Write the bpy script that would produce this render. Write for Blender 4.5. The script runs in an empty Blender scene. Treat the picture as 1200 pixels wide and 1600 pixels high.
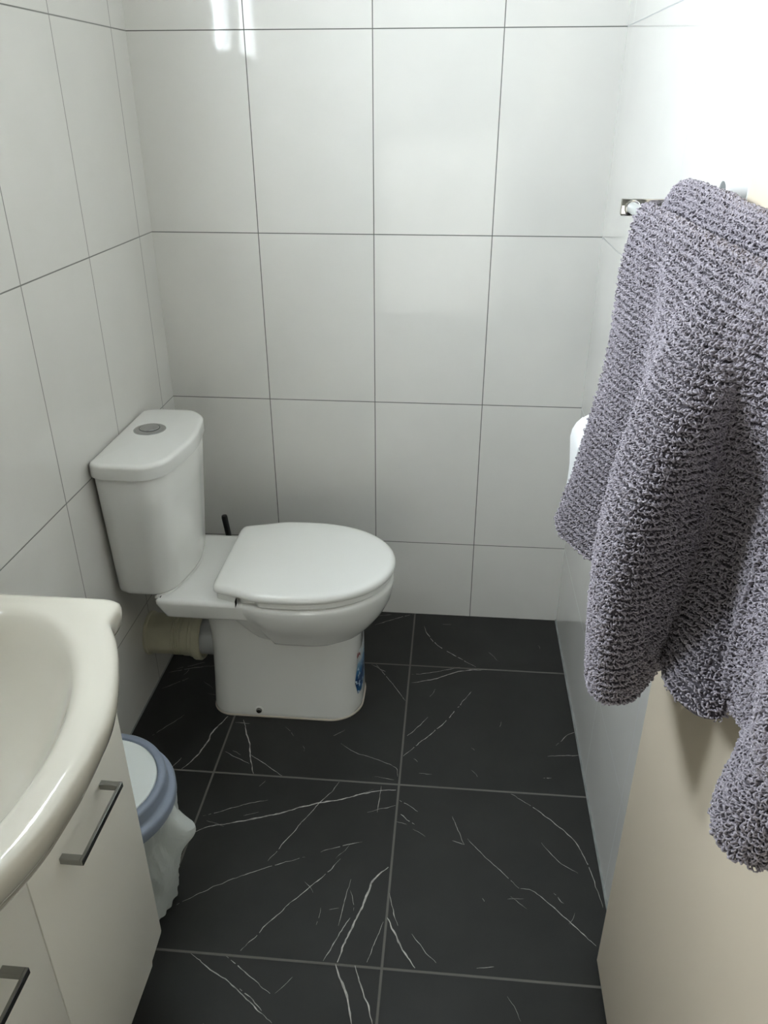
import bpy, bmesh, math, random
import numpy as np
from mathutils import Vector, Matrix, noise

random.seed(7)
rng = np.random.default_rng(7)
S = bpy.context.scene
COL = S.collection
PI = math.pi

# ------------------------------------------------------------------ camera
cd = bpy.data.cameras.new('camera'); cam = bpy.data.objects.new('camera', cd); COL.objects.link(cam)
CR = Vector((0.99607346, 0.08852455, -0.00102828))
CU = Vector((-0.0398424, 0.45861633, 0.88774075))
CF = Vector((-0.07905843, 0.88421404, -0.46034259))
cam.matrix_world = Matrix(((CR.x, CU.x, -CF.x, 0), (CR.y, CU.y, -CF.y, 0), (CR.z, CU.z, -CF.z, 1.4553), (0, 0, 0, 1)))
cd.sensor_fit = 'VERTICAL'; cd.sensor_height = 36; cd.lens = 1229.3 / 1600 * 36
cd.clip_start = 0.02; cd.clip_end = 100
S.camera = cam

# ------------------------------------------------------------------ light, exposure
W = bpy.data.worlds.new('daylight'); S.world = W; W.use_nodes = True
bg = W.node_tree.nodes['Background']
bg.inputs[0].default_value = (0.83, 0.925, 1.0, 1); bg.inputs[1].default_value = 20.5
def portal(name, loc, sx, sy, rot):
    l = bpy.data.lights.new(name, 'AREA'); l.shape = 'RECTANGLE'; l.size = sx; l.size_y = sy
    l.cycles.is_portal = True
    o = bpy.data.objects.new(name, l); o.location = loc; o.rotation_euler = rot; COL.objects.link(o)
# window openings: two high ones in the left wall above the basin, one added behind the camera as fill light
LWS = [(0.70, 1.32, 1.58, 2.12), (-0.30, 0.34, 1.58, 2.12)]     # y0 y1 z0 z1
RW = (-0.55, 0.33, 0.12, 1.30)     # x0 x1 z0 z1
for k, LW in enumerate(LWS):
    portal('left_window_portal', (-0.90, (LW[0]+LW[1])/2, (LW[2]+LW[3])/2), LW[3]-LW[2], LW[1]-LW[0], (0, -PI/2, 0))
portal('rear_fill_portal', ((RW[0]+RW[1])/2, -1.42, (RW[2]+RW[3])/2), RW[1]-RW[0], RW[3]-RW[2], (PI/2, 0, 0))
S.view_settings.view_transform = 'Standard'; S.view_settings.look = 'None'
S.view_settings.gamma = 1; S.view_settings.use_curve_mapping = False
S.view_settings.exposure = 1.77

# ------------------------------------------------------------------ dimensions
XL, XR, D, YF, ZC = -0.7954, 0.3597, 2.098, -1.30, 2.42
ROW0, ROWH, TW = 0.2621, 0.44886, 0.30
FX, FY, FT = -0.0876, 1.8335, 0.4558

# ------------------------------------------------------------------ materials
def mat(name, col, rough=0.5, metal=0.0, coat=0.0, bump=0.0, bscale=50.0, spec=0.5, var=0.0, vscale=5.0, sss=0.0):
    m = bpy.data.materials.new(name); m.use_nodes = True
    nt = m.node_tree; b = nt.nodes['Principled BSDF']
    b.inputs['Base Color'].default_value = (*col, 1); b.inputs['Roughness'].default_value = rough
    b.inputs['Metallic'].default_value = metal; b.inputs['Coat Weight'].default_value = coat
    b.inputs['Coat Roughness'].default_value = 0.06
    b.inputs['Specular IOR Level'].default_value = spec
    tc = nt.nodes.new('ShaderNodeTexCoord')
    if bump:
        n = nt.nodes.new('ShaderNodeTexNoise'); n.inputs['Scale'].default_value = bscale; n.inputs['Detail'].default_value = 4
        nt.links.new(tc.outputs['Object'], n.inputs['Vector'])
        bp = nt.nodes.new('ShaderNodeBump'); bp.inputs['Strength'].default_value = bump; bp.inputs['Distance'].default_value = 0.002
        nt.links.new(n.outputs['Fac'], bp.inputs['Height']); nt.links.new(bp.outputs[0], b.inputs['Normal'])
    if var:
        n = nt.nodes.new('ShaderNodeTexNoise'); n.inputs['Scale'].default_value = vscale; n.inputs['Detail'].default_value = 5
        nt.links.new(tc.outputs['Object'], n.inputs['Vector'])
        r = nt.nodes.new('ShaderNodeMapRange'); r.inputs[1].default_value = 0.3; r.inputs[2].default_value = 0.7
        r.inputs[3].default_value = 1 - var; r.inputs[4].default_value = 1 + var
        nt.links.new(n.outputs['Fac'], r.inputs[0])
        mx = nt.nodes.new('ShaderNodeVectorMath'); mx.operation = 'SCALE'; mx.inputs[0].default_value = col
        nt.links.new(r.outputs[0], mx.inputs['Scale']); nt.links.new(mx.outputs[0], b.inputs['Base Color'])
    return m

def tile_mat(name, axis, a0, w, b_axis, b0, h, tile, grout, half, rough=0.1, extra=None, mottling=0.02, coat=0.0, mscale=6.0, wav=0.02, spec=0.5):
    """grid of tiles with grout lines at a0+k*w along axis and b0+k*h along b_axis (world metres)"""
    m = bpy.data.materials.new(name); m.use_nodes = True
    nt = m.node_tree; N = nt.nodes; L = nt.links; b = N['Principled BSDF']
    tc = N.new('ShaderNodeTexCoord'); sp = N.new('ShaderNodeSeparateXYZ'); L.new(tc.outputs['Object'], sp.inputs[0])
    def math_(op, x, y=None):
        n = N.new('ShaderNodeMath'); n.operation = op
        for i, v in enumerate((x, y)):
            if v is None: continue
            if isinstance(v, (int, float)): n.inputs[i].default_value = v
            else: L.new(v, n.inputs[i])
        return n.outputs[0]
    def dist(src, o, p):       # distance to nearest line
        t = math_('SUBTRACT', src, o); t = math_('DIVIDE', t, p); t = math_('ADD', t, 1000.5)
        t = math_('FRACT', t); t = math_('SUBTRACT', t, 0.5); t = math_('ABSOLUTE', t); return math_('MULTIPLY', t, p)
    A, B = sp.outputs[axis], sp.outputs[b_axis]
    da = dist(A, a0, w)
    if extra:                  # cut tiles: no joint before limit, one extra joint in the top course
        lim, ex, zmin = extra
        far = math_('GREATER_THAN', A, lim); da = math_('ADD', da, math_('MULTIPLY', far, 1.0))
        de = math_('ABSOLUTE', math_('SUBTRACT', A, ex)); de = math_('ADD', de, math_('LESS_THAN', B, zmin))
        da = math_('MINIMUM', da, de)
    dd = math_('MINIMUM', da, dist(B, b0, h))
    mr = N.new('ShaderNodeMapRange'); mr.inputs[1].default_value = half * 0.75; mr.inputs[2].default_value = half * 1.25
    L.new(dd, mr.inputs[0])
    ns = N.new('ShaderNodeTexNoise'); ns.inputs['Scale'].default_value = mscale; ns.inputs['Detail'].default_value = 6; L.new(tc.outputs['Object'], ns.inputs['Vector'])
    vr = N.new('ShaderNodeMapRange'); vr.inputs[1].default_value = .3; vr.inputs[2].default_value = .7; vr.inputs[3].default_value = 1-mottling; vr.inputs[4].default_value = 1+mottling
    L.new(ns.outputs['Fac'], vr.inputs[0])
    sc = N.new('ShaderNodeVectorMath'); sc.operation = 'SCALE'; sc.inputs[0].default_value = tile; L.new(vr.outputs[0], sc.inputs['Scale'])
    mx = N.new('ShaderNodeMix'); mx.data_type = 'RGBA'; L.new(mr.outputs[0], mx.inputs['Factor'])
    mx.inputs[6].default_value = (*grout, 1); L.new(sc.outputs[0], mx.inputs[7]); L.new(mx.outputs[2], b.inputs['Base Color'])
    rr = N.new('ShaderNodeMapRange'); rr.inputs[3].default_value = 0.8; rr.inputs[4].default_value = rough; L.new(mr.outputs[0], rr.inputs[0]); L.new(rr.outputs[0], b.inputs['Roughness'])
    b.inputs['Coat Weight'].default_value = coat; b.inputs['Specular IOR Level'].default_value = spec
    wn = N.new('ShaderNodeTexNoise'); wn.inputs['Scale'].default_value = 7; wn.inputs['Detail'].default_value = 1; L.new(tc.outputs['Object'], wn.inputs['Vector'])
    b1 = N.new('ShaderNodeBump'); b1.inputs['Strength'].default_value = wav; b1.inputs['Distance'].default_value = 0.01; L.new(wn.outputs['Fac'], b1.inputs['Height'])
    b2 = N.new('ShaderNodeBump'); b2.inputs['Strength'].default_value = 0.5; b2.inputs['Distance'].default_value = 0.001; L.new(mr.outputs[0], b2.inputs['Height']); L.new(b1.outputs[0], b2.inputs['Normal'])
    L.new(b2.outputs[0], b.inputs['Normal'])
    return m

WT = (0.700, 0.685, 0.645)
M = {}
M['tile_back'] = tile_mat('back_wall_tiles', 0, -0.2127, TW, 2, ROW0, ROWH, WT, (0.14, 0.14, 0.125), 0.0011, rough=0.06, spec=0.28)
M['tile_left'] = tile_mat('left_wall_tiles', 1, D-0.0889, TW, 2, ROW0, ROWH, WT, (0.22, 0.22, 0.20), 0.0013, rough=0.07)
M['tile_right'] = tile_mat('right_wall_tiles', 1, D-0.666, TW, 2, ROW0, ROWH, WT, (0.40, 0.41, 0.41), 0.0012, rough=0.05, spec=1.0, coat=0.25, extra=(D-0.5, D-0.071, ROW0+3*ROWH))
M['tile_floor'] = tile_mat('floor_tiles', 0, FX, FT, 1, FY, FT, (0.0150, 0.0150, 0.0140), (0.13, 0.122, 0.11), 0.0024, rough=0.42, mottling=0.22, mscale=9, wav=0.05, spec=0.4)
M['vein'] = mat('white_marble_vein', (0.40, 0.38, 0.355), 0.5, var=0.5, vscale=60)
M['paint'] = mat('ceiling_paint', (0.66, 0.66, 0.64), 0.8)
M['wallpaint'] = mat('white_wall_paint', (0.42, 0.41, 0.38), 0.7)
M['grey_joint'] = mat('grey_silicone', (0.22, 0.23, 0.22), 0.5, var=.2, vscale=30)
M['ceramic'] = mat('white_glazed_ceramic', (0.80, 0.795, 0.76), 0.10, coat=0.3)
M['seat'] = mat('white_seat_plastic', (0.82, 0.815, 0.775), 0.22)
M['basin'] = mat('warm_white_glazed_ceramic', (0.60, 0.57, 0.49), 0.09, coat=0.3)
M['seal'] = mat('cream_silicone_seal', (0.50, 0.44, 0.38), 0.6)
M['chrome'] = mat('polished_chrome', (0.72, 0.71, 0.68), 0.08, metal=1.0)
M['satin'] = mat('satin_chrome', (0.50, 0.51, 0.51), 0.22, metal=1.0)
M['handle_metal'] = mat('brushed_handle_metal', (0.30, 0.30, 0.29), 0.16, metal=1.0)
M['dark_chrome'] = mat('dark_chrome', (0.25, 0.24, 0.22), 0.2, metal=1.0)
M['bar_alu'] = mat('light_satin_metal_bar', (0.70, 0.72, 0.72), 0.3, metal=0.7)
M['pipe'] = mat('beige_pipe_plastic', (0.60, 0.57, 0.42), 0.4, var=0.08, vscale=20)
M['spigot'] = mat('grey_white_spigot', (0.55, 0.56, 0.56), 0.3)
M['black'] = mat('black_plastic', (0.012, 0.012, 0.012), 0.4)
M['dark'] = mat('gap_shade_dark', (0.03, 0.03, 0.03), 0.6)
M['laminate'] = mat('white_foil_cabinet_front', (0.84, 0.82, 0.745), 0.28, bump=0.03, bscale=400)
M['carcass'] = mat('white_cabinet_carcass', (0.66, 0.66, 0.63), 0.45)
M['door'] = mat('cream_painted_door', (0.74, 0.64, 0.50), 0.33, bump=0.04, bscale=500)
M['ringplastic'] = mat('blue_grey_plastic', (0.245, 0.285, 0.36), 0.38)
M['binwhite'] = mat('white_bin_plastic', (0.76, 0.80, 0.78), 0.4)
M['paper'] = mat('white_tissue_paper', (0.86, 0.86, 0.86), 0.95, bump=0.2, bscale=300)
M['card'] = mat('brown_cardboard', (0.35, 0.26, 0.17), 0.9)
M['peg'] = mat('white_enamel_peg', (0.8, 0.8, 0.8), 0.25)
M['pegface'] = mat('grey_peg_face', (0.14, 0.15, 0.15), 0.3)
M['frame'] = mat('white_window_frame', (0.8, 0.8, 0.8), 0.4)

# plastic bag: thin, partly translucent film
m = bpy.data.materials.new('white_bag_film'); m.use_nodes = True; nt = m.node_tree; b = nt.nodes['Principled BSDF']
b.inputs['Base Color'].default_value = (0.78, 0.82, 0.80, 1); b.inputs['Roughness'].default_value = 0.3
tc = nt.nodes.new('ShaderNodeTexCoord'); nz = nt.nodes.new('ShaderNodeTexNoise'); nz.inputs['Scale'].default_value = 28; nz.inputs['Detail'].default_value = 3; nz.inputs['Distortion'].default_value = 1.2
nt.links.new(tc.outputs['Object'], nz.inputs['Vector']); bp = nt.nodes.new('ShaderNodeBump'); bp.inputs['Strength'].default_value = 0.7; bp.inputs['Distance'].default_value = 0.006
nt.links.new(nz.outputs['Fac'], bp.inputs['Height']); nt.links.new(bp.outputs[0], b.inputs['Normal'])
tr = nt.nodes.new('ShaderNodeBsdfTranslucent'); tr.inputs[0].default_value = (0.8, 0.84, 0.82, 1)
tp = nt.nodes.new('ShaderNodeBsdfTransparent')
m1 = nt.nodes.new('ShaderNodeMixShader'); m1.inputs[0].default_value = 0.3
m2 = nt.nodes.new('ShaderNodeMixShader'); m2.inputs[0].default_value = 0.14
nt.links.new(b.outputs[0], m1.inputs[1]); nt.links.new(tr.outputs[0], m1.inputs[2])
nt.links.new(m1.outputs[0], m2.inputs[1]); nt.links.new(tp.outputs[0], m2.inputs[2])
nt.links.new(m2.outputs[0], nt.nodes['Material Output'].inputs['Surface']); M['bag'] = m

# window pane: clear film that passes daylight
m = bpy.data.materials.new('window_glass'); m.use_nodes = True; nt = m.node_tree
tp = nt.nodes.new('ShaderNodeBsdfTransparent'); gl = nt.nodes.new('ShaderNodeBsdfGlossy'); gl.inputs['Roughness'].default_value = 0.02
m1 = nt.nodes.new('ShaderNodeMixShader'); m1.inputs[0].default_value = 0.06
nt.links.new(tp.outputs[0], m1.inputs[1]); nt.links.new(gl.outputs[0], m1.inputs[2]); nt.links.new(m1.outputs[0], nt.nodes['Material Output'].inputs['Surface']); M['glass'] = m

# tinted pane of the added rear fill opening: passes part of the daylight
m = bpy.data.materials.new('fill_opening_pane'); m.use_nodes = True; nt = m.node_tree
tp = nt.nodes.new('ShaderNodeBsdfTransparent'); tp.inputs[0].default_value = (.225, .215, .198, 1)
nt.links.new(tp.outputs[0], nt.nodes['Material Output'].inputs['Surface']); M['glass2'] = m

m = M['glass2'].copy(); m.name = 'dimmed_window_pane'; m.node_tree.nodes['Transparent BSDF'].inputs[0].default_value = (.10, .10, .10, 1); M['glass3'] = m  # tint added to dim the nearer left window and keep towel folds dark

# terry yarn: two close greys, mixed per patch
def yarn(name, c1, c2):
    m = bpy.data.materials.new(name); m.use_nodes = True; nt = m.node_tree; b = nt.nodes['Principled BSDF']
    tc = nt.nodes.new('ShaderNodeTexCoord'); n = nt.nodes.new('ShaderNodeTexNoise'); n.inputs['Scale'].default_value = 350; n.inputs['Detail'].default_value = 2
    nt.links.new(tc.outputs['Object'], n.inputs['Vector'])
    r = nt.nodes.new('ShaderNodeMapRange'); r.inputs[1].default_value = .35; r.inputs[2].default_value = .65; nt.links.new(n.outputs['Fac'], r.inputs[0])
    mx = nt.nodes.new('ShaderNodeMix'); mx.data_type = 'RGBA'; mx.inputs[6].default_value = (*c1, 1); mx.inputs[7].default_value = (*c2, 1)
    nt.links.new(r.outputs[0], mx.inputs['Factor']); nt.links.new(mx.outputs[2], b.inputs['Base Color'])
    b.inputs['Roughness'].default_value = 0.95; b.inputs['Specular IOR Level'].default_value = 0.1
    b.inputs['Sheen Weight'].default_value = 0.15
    return m
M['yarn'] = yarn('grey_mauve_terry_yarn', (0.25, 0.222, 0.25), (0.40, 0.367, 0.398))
M['weave'] = yarn('ground_weave_gap_shade', (0.05, 0.044, 0.05), (0.075, 0.066, 0.075))  # ground darkened to paint the shade between the loops

# ------------------------------------------------------------------ object helpers
def link(name, me, m, parent=None):
    o = bpy.data.objects.new(name, me); COL.objects.link(o)
    for mm in (m if isinstance(m, (list, tuple)) else [m]): me.materials.append(mm)
    if parent: o.parent = parent; o.matrix_parent_inverse = Matrix.Translation(-parent.location)
    return o
def obj(name, bm, m, parent=None, smooth=True, angle=40):
    me = bpy.data.meshes.new(name); bmesh.ops.recalc_face_normals(bm, faces=bm.faces)
    bm.to_mesh(me); bm.free()
    if smooth:
        me.polygons.foreach_set('use_smooth', [True]*len(me.polygons))
        try: me.set_sharp_from_angle(angle=math.radians(angle))
        except Exception: pass
    return link(name, me, m, parent)
def tag(o, label, cat, group=None):
    o['label'] = label; o['category'] = cat
    if group: o['group'] = group
    return o
def thing(name, label, cat, loc):
    o = bpy.data.objects.new(name, None); o.location = loc; o.empty_display_size = 0.05; COL.objects.link(o)
    return tag(o, label, cat)
def struct(o): o['kind'] = 'structure'; return o

def box(bm, x0, x1, y0, y1, z0, z1, bev=0.0, seg=3):
    r = bmesh.ops.create_cube(bm, size=1); vs = r['verts']
    for v in vs: v.co = Vector((x0 + (v.co.x+.5)*(x1-x0), y0 + (v.co.y+.5)*(y1-y0), z0 + (v.co.z+.5)*(z1-z0)))
    if bev:
        es = {e for v in vs for e in v.link_edges}
        bmesh.ops.bevel(bm, geom=list(es), offset=bev, segments=seg, affect='EDGES', profile=0.5)
    return bm
def rings(bm, rs, cap0=True, cap1=True, closed=True):
    vr = [[bm.verts.new(p) for p in r] for r in rs]
    n = len(rs[0])
    for a, b_ in zip(vr[:-1], vr[1:]):
        for i in range(n if closed else n-1):
            j = (i+1) % n; bm.faces.new((a[i], a[j], b_[j], b_[i]))
    if cap0: bm.faces.new(list(reversed(vr[0])))
    if cap1: bm.faces.new(vr[-1])
    return vr
def lathe(bm, prof, origin, axis, n=48, cap0=True, cap1=True):
    """prof: (radius, distance along axis)"""
    ax = Vector(axis).normalized(); t = Vector((0, 0, 1)) if abs(ax.z) < .9 else Vector((1, 0, 0))
    u = ax.cross(t).normalized(); v = ax.cross(u); o = Vector(origin)
    rings(bm, [[o + ax*d + (u*math.cos(2*PI*i/n) + v*math.sin(2*PI*i/n))*r for i in range(n)] for r, d in prof], cap0, cap1)
    return bm
def rpoly(pts, N=160):
    """closed polygon with a rounding radius at each corner, resampled evenly: pts = (x, y, r)"""
    out = []; n = len(pts)
    for i in range(n):
        p0 = Vector(pts[i-1][:2]); p = Vector(pts[i][:2]); p1 = Vector(pts[(i+1) % n][:2]); r = pts[i][2]
        if r <= 0: out.append(p); continue
        a = (p0-p).normalized(); b_ = (p1-p).normalized(); ang = a.angle(b_)
        d = min(r/math.tan(ang/2), 0.48*(p0-p).length, 0.48*(p1-p).length); r = d*math.tan(ang/2)
        c = p + (a+b_).normalized()*(r/math.sin(ang/2)); s = p+a*d; e = p+b_*d
        a0 = math.atan2(s.y-c.y, s.x-c.x); a1 = math.atan2(e.y-c.y, e.x-c.x); da = (a1-a0+PI) % (2*PI) - PI
        for k in range(17): out.append(c + Vector((math.cos(a0+da*k/16), math.sin(a0+da*k/16)))*r)
    L = [0]; m_ = len(out)
    for i in range(m_): L.append(L[-1] + (out[(i+1) % m_]-out[i]).length)
    res = []; k = 0
    for i in range(N):
        s = L[-1]*i/N
        while L[k+1] < s: k += 1
        f = (s-L[k])/max(1e-9, L[k+1]-L[k]); res.append(out[k].lerp(out[(k+1) % m_], f))
    return res
def crom(pts, n, closed=False):
    P = [Vector(p) for p in pts]; out = []; m_ = len(P)
    segs = m_ if closed else m_-1
    for i in range(segs):
        if closed: a, b_, c, d = P[i-1], P[i], P[(i+1) % m_], P[(i+2) % m_]
        else: a, b_, c, d = P[max(i-1, 0)], P[i], P[i+1], P[min(i+2, m_-1)]
        for k in range(n):
            t = k/n; out.append(0.5*((2*b_) + (c-a)*t + (2*a-5*b_+4*c-d)*t*t + (3*b_-a-3*c+d)*t**3))
    if not closed: out.append(P[-1].copy())
    return out
def resample(P, N, closed=True):
    m_ = len(P); L = [0]; cnt = m_ if closed else m_-1
    for i in range(cnt): L.append(L[-1] + (P[(i+1) % m_]-P[i]).length)
    res = []; k = 0
    for i in range(N):
        s = L[-1]*i/(N if closed else N-1)
        while k < cnt-1 and L[k+1] < s: k += 1
        f = (s-L[k])/max(1e-9, L[k+1]-L[k]); res.append(P[k].lerp(P[(k+1) % m_], min(f, 1)))
    return res
def off(ol, d):
    """move a counter-clockwise 2d outline outwards by d"""
    n = len(ol); res = []
    for i in range(n):
        t = (ol[(i+1) % n]-ol[i-1]); l = t.length or 1; res.append(ol[i] + Vector((t.y, -t.x))/l*d)
    return res
def ccw(ol):
    a = sum(ol[i-1].x*ol[i].y - ol[i].x*ol[i-1].y for i in range(len(ol)))
    return ol if a > 0 else list(reversed(ol))
def shrink(ol, d):
    """offset by d; the part beyond 8 mm inwards is done by scaling, so tight corners never fold over"""
    if d > -0.008: return off(ol, d)
    o_ = off(ol, -0.008); c = sum(o_, Vector((0, 0)))/len(o_); hw = min((p-c).length for p in o_)
    return [c + (p-c)*max(0.05, 1+(d+0.008)/hw) for p in o_]
def plate(bm, ol, prof, cap0=True, cap1=True):
    """solid from a plan outline and a list of (offset, z)"""
    ol = ccw(ol)
    rings(bm, [[Vector((p.x, p.y, z)) for p in shrink(ol, d)] for d, z in prof], cap0, cap1)
def fillet(z0, z1, r, n=5, r0=None):
    """(offset, z) profile with rounded bottom and top edges"""
    r0 = r if r0 is None else r0; P = []
    for k in range(n+1): a = PI/2*k/n; P.append((-r0 + r0*math.sin(a), z0 + r0 - r0*math.cos(a)))
    for k in range(n+1): a = PI/2*k/n; P.append((-r + r*math.cos(a), z1 - r + r*math.sin(a)))
    return P
def tube(bm, pts, r, n=16, cap=True):
    pts = [Vector(p) for p in pts]; rs = []
    for i, p in enumerate(pts):
        t = (pts[min(i+1, len(pts)-1)] - pts[max(i-1, 0)]).normalized()
        a = Vector((0, 0, 1)) if abs(t.z) < .9 else Vector((0, 1, 0)); u = t.cross(a).normalized(); v = t.cross(u)
        rr = r[i] if isinstance(r, (list, tuple)) else r
        rs.append([p + (u*math.cos(2*PI*k/n)+v*math.sin(2*PI*k/n))*rr for k in range(n)])
    rings(bm, rs, cap, cap)

# ================================================================== the room
T = 0.10
def wall_with_hole(name, m, axis, at, out, lo, hi, hole):
    """wall slab: axis 0 -> plane x=at, axis 1 -> plane y=at; lo/hi along the wall; hole = (a0,a1,z0,z1) or None"""
    bm = bmesh.new(); a_, b_ = sorted((at, at+out))
    def blk(p0, p1, z0, z1):
        if axis == 0: box(bm, a_, b_, p0, p1, z0, z1)
        else: box(bm, p0, p1, a_, b_, z0, z1)
    p = lo
    for h0, h1, z0, z1 in sorted(hole or []):
        blk(p, h0, 0, ZC); blk(h0, h1, z1, ZC); p = h1
        if z0 > 0: blk(h0, h1, 0, z0)
    blk(p, hi, 0, ZC)
    return struct(obj(name, bm, m, smooth=False))
wall_with_hole('wall_back', M['tile_back'], 1, D, T, XL-T, XR+T, None)
wall_with_hole('wall_left', M['tile_left'], 0, XL, -T, YF, D, LWS)
DO = (-0.68, 0.14)
wall_with_hole('wall_right', M['tile_right'], 0, XR, T, YF, D, [(DO[0], DO[1], 0.0, 2.06)])
wall_with_hole('wall_front', M['wallpaint'], 1, YF, -T, XL-T, XR+T, [RW])
bm = bmesh.new(); box(bm, XL-T, XR+T, YF-T, D+T, ZC, ZC+T); struct(obj('ceiling', bm, M['paint'], smooth=False))

VEINS = [
    (3.2, [(-0.5606,1.5752),(-0.5847,1.5161),(-0.5887,1.4744),(-0.6041,1.4207),(-0.6246,1.3808)]),
    (1.2, [(-0.6366,1.4178),(-0.6525,1.3783)]),
    (2.6, [(-0.5161,1.565),(-0.4974,1.5208),(-0.4792,1.4812),(-0.4653,1.4329),(-0.4446,1.3807)]),
    (1.2, [(-0.5352,1.554),(-0.4966,1.5528)]),
    (1.2, [(-0.5337,1.4478),(-0.5069,1.4334),(-0.4624,1.4125)]),
    (1.5, [(-0.4666,1.4425),(-0.4217,1.4134),(-0.374,1.3803)]),
    (3.0, [(-0.0939,1.3613),(-0.152,1.3487),(-0.2073,1.3252),(-0.2806,1.3005),(-0.3514,1.2705),(-0.4299,1.2403),(-0.5082,1.2163),(-0.5359,1.1992)]),
    (1.4, [(-0.2314,1.3734),(-0.2478,1.3377),(-0.2711,1.3014),(-0.3199,1.2071),(-0.3552,1.1378)]),
    (1.2, [(-0.1297,1.3695),(-0.1305,1.3259),(-0.1318,1.2898)]),
    (1.2, [(-0.392,1.3029),(-0.4587,1.2789),(-0.5303,1.243)]),
    (1.3, [(-0.2766,1.1551),(-0.3638,1.1167),(-0.4481,1.0697),(-0.5183,1.0181)]),
    (1.2, [(-0.1572,1.2061),(-0.1988,1.1916),(-0.2452,1.1705)]),
    (1.4, [(-0.1985,1.1568),(-0.2308,1.1084),(-0.2667,1.0665),(-0.3199,0.9977),(-0.3629,0.9324)]),
    (3.6, [(-0.0942,1.1455),(-0.1228,1.1081),(-0.1351,1.0639),(-0.1499,1.0127),(-0.1645,0.9682),(-0.1717,0.9346),(-0.1737,0.9263)]),
    (1.8, [(-0.1608,1.0206),(-0.1815,0.9752),(-0.2003,0.9264)]),
    (1.2, [(-0.1703,1.1088),(-0.1768,1.0603),(-0.1811,1.0011)]),
    (3.2, [(-0.0859,1.0272),(-0.0715,1.0003),(-0.0594,0.9775),(-0.04,0.9462),(-0.0258,0.9274)]),
    (1.3, [(-0.0864,1.0824),(-0.0748,1.0417),(-0.0643,1.0114)]),
    (1.1, [(-0.0351,0.9966),(-0.0097,0.9652),(0.0145,0.9413)]),
    (1.2, [(-0.0933,1.0177),(-0.1083,0.9648),(-0.1166,0.9314)]),
    (3.6, [(-0.1762,0.9221),(-0.1571,0.8848),(-0.1467,0.8631),(-0.1406,0.8453),(-0.1318,0.8162)]),
    (2.4, [(-0.139,0.923),(-0.1229,0.884),(-0.1084,0.8555),(-0.0951,0.8195)]),
    (1.8, [(-0.4576,0.9191),(-0.414,0.8932),(-0.3686,0.8699),(-0.3223,0.8381),(-0.2738,0.8051)]),
    (1.4, [(-0.3875,0.9196),(-0.3432,0.8916),(-0.2887,0.8558)]),
    (1.6, [(-0.3469,0.8604),(-0.3246,0.8474),(-0.2966,0.8244)]),
    (2.2, [(-0.0787,1.7559),(-0.0106,1.7797),(0.0584,1.8184),(0.1344,1.8324)]),
    (1.3, [(-0.0808,1.7916),(-0.0231,1.8057),(0.0583,1.8369)]),
    (1.6, [(-0.0563,2.0319),(-0.0391,1.9802),(-0.0155,1.9411),(0.0341,1.8958),(0.103,1.8408)]),
    (1.6, [(0.089,1.7324),(0.0533,1.6659),(0.0162,1.5993),(-0.0346,1.5347),(-0.0827,1.4706)]),
    (1.1, [(-0.0275,1.6188),(-0.0525,1.5779),(-0.082,1.5379)]),
    (1.8, [(0.2773,1.5022),(0.3131,1.5082),(0.3588,1.5122)]),
    (1.0, [(0.3628,1.5993),(0.3368,1.5821),(0.3016,1.5425)]),
    (1.2, [(0.2607,1.4296),(0.2802,1.43)]),
    (1.6, [(0.1795,1.3716),(0.2377,1.3282),(0.296,1.2702),(0.3152,1.2444),(0.3311,1.1982),(0.3412,1.1489),(0.3502,1.0882)]),
    (1.8, [(0.1851,1.1177),(0.2116,1.1134),(0.2498,1.0794),(0.2859,1.0423),(0.3238,1.0029)]),
    (1.1, [(0.0762,1.2343),(0.1042,1.1991),(0.1464,1.1565),(0.1826,1.1175)]),
    (1.1, [(0.042,1.2258),(0.0689,1.2173)]),
    (1.1, [(-0.1873,1.8285),(-0.1359,1.7509),(-0.091,1.6779)]),
    (1.1, [(-0.2015,1.8272),(-0.1511,1.7945)]),
    (1.5, [(-0.0781,1.2886),(-0.0603,1.2728),(-0.0439,1.2628)]),
    (1.1, [(-0.0829,1.3301),(-0.0532,1.3109),(-0.0385,1.3004)]),
    (1.1, [(-0.2462,1.5016),(-0.2062,1.4738),(-0.1529,1.4562),(-0.1001,1.4309),(-0.093,1.4024)]),
    (1.4, [(-0.6549,1.7819),(-0.711,1.7676),(-0.7801,1.7394)]),
    (1.2, [(-0.6887,1.794),(-0.7621,1.7576)]),
    (1.5, [(-0.0917,2.0955),(-0.1481,2.0635),(-0.209,2.0229)]),
    (1.2, [(-0.1628,2.0847),(-0.2137,2.0712)]),
    (1.1, [(0.0914,0.9378),(0.1244,0.9431)]),
    (1.1, [(0.0412,1.2933),(0.0689,1.2173)]),
    (1.0, [(0.2531,1.1123),(0.2714,1.0905)]),
    (1.0, [(0.2391,1.2377),(0.2699,1.1929),(0.3097,1.1659)]),
    (1.0, [(-0.1551,1.2877),(-0.0912,1.3136)]),
    (1.0, [(-0.7737,1.6688),(-0.7146,1.7216)]),
    (1.0, [(-0.7379,1.4877),(-0.6779,1.5697)]),
]

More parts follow.
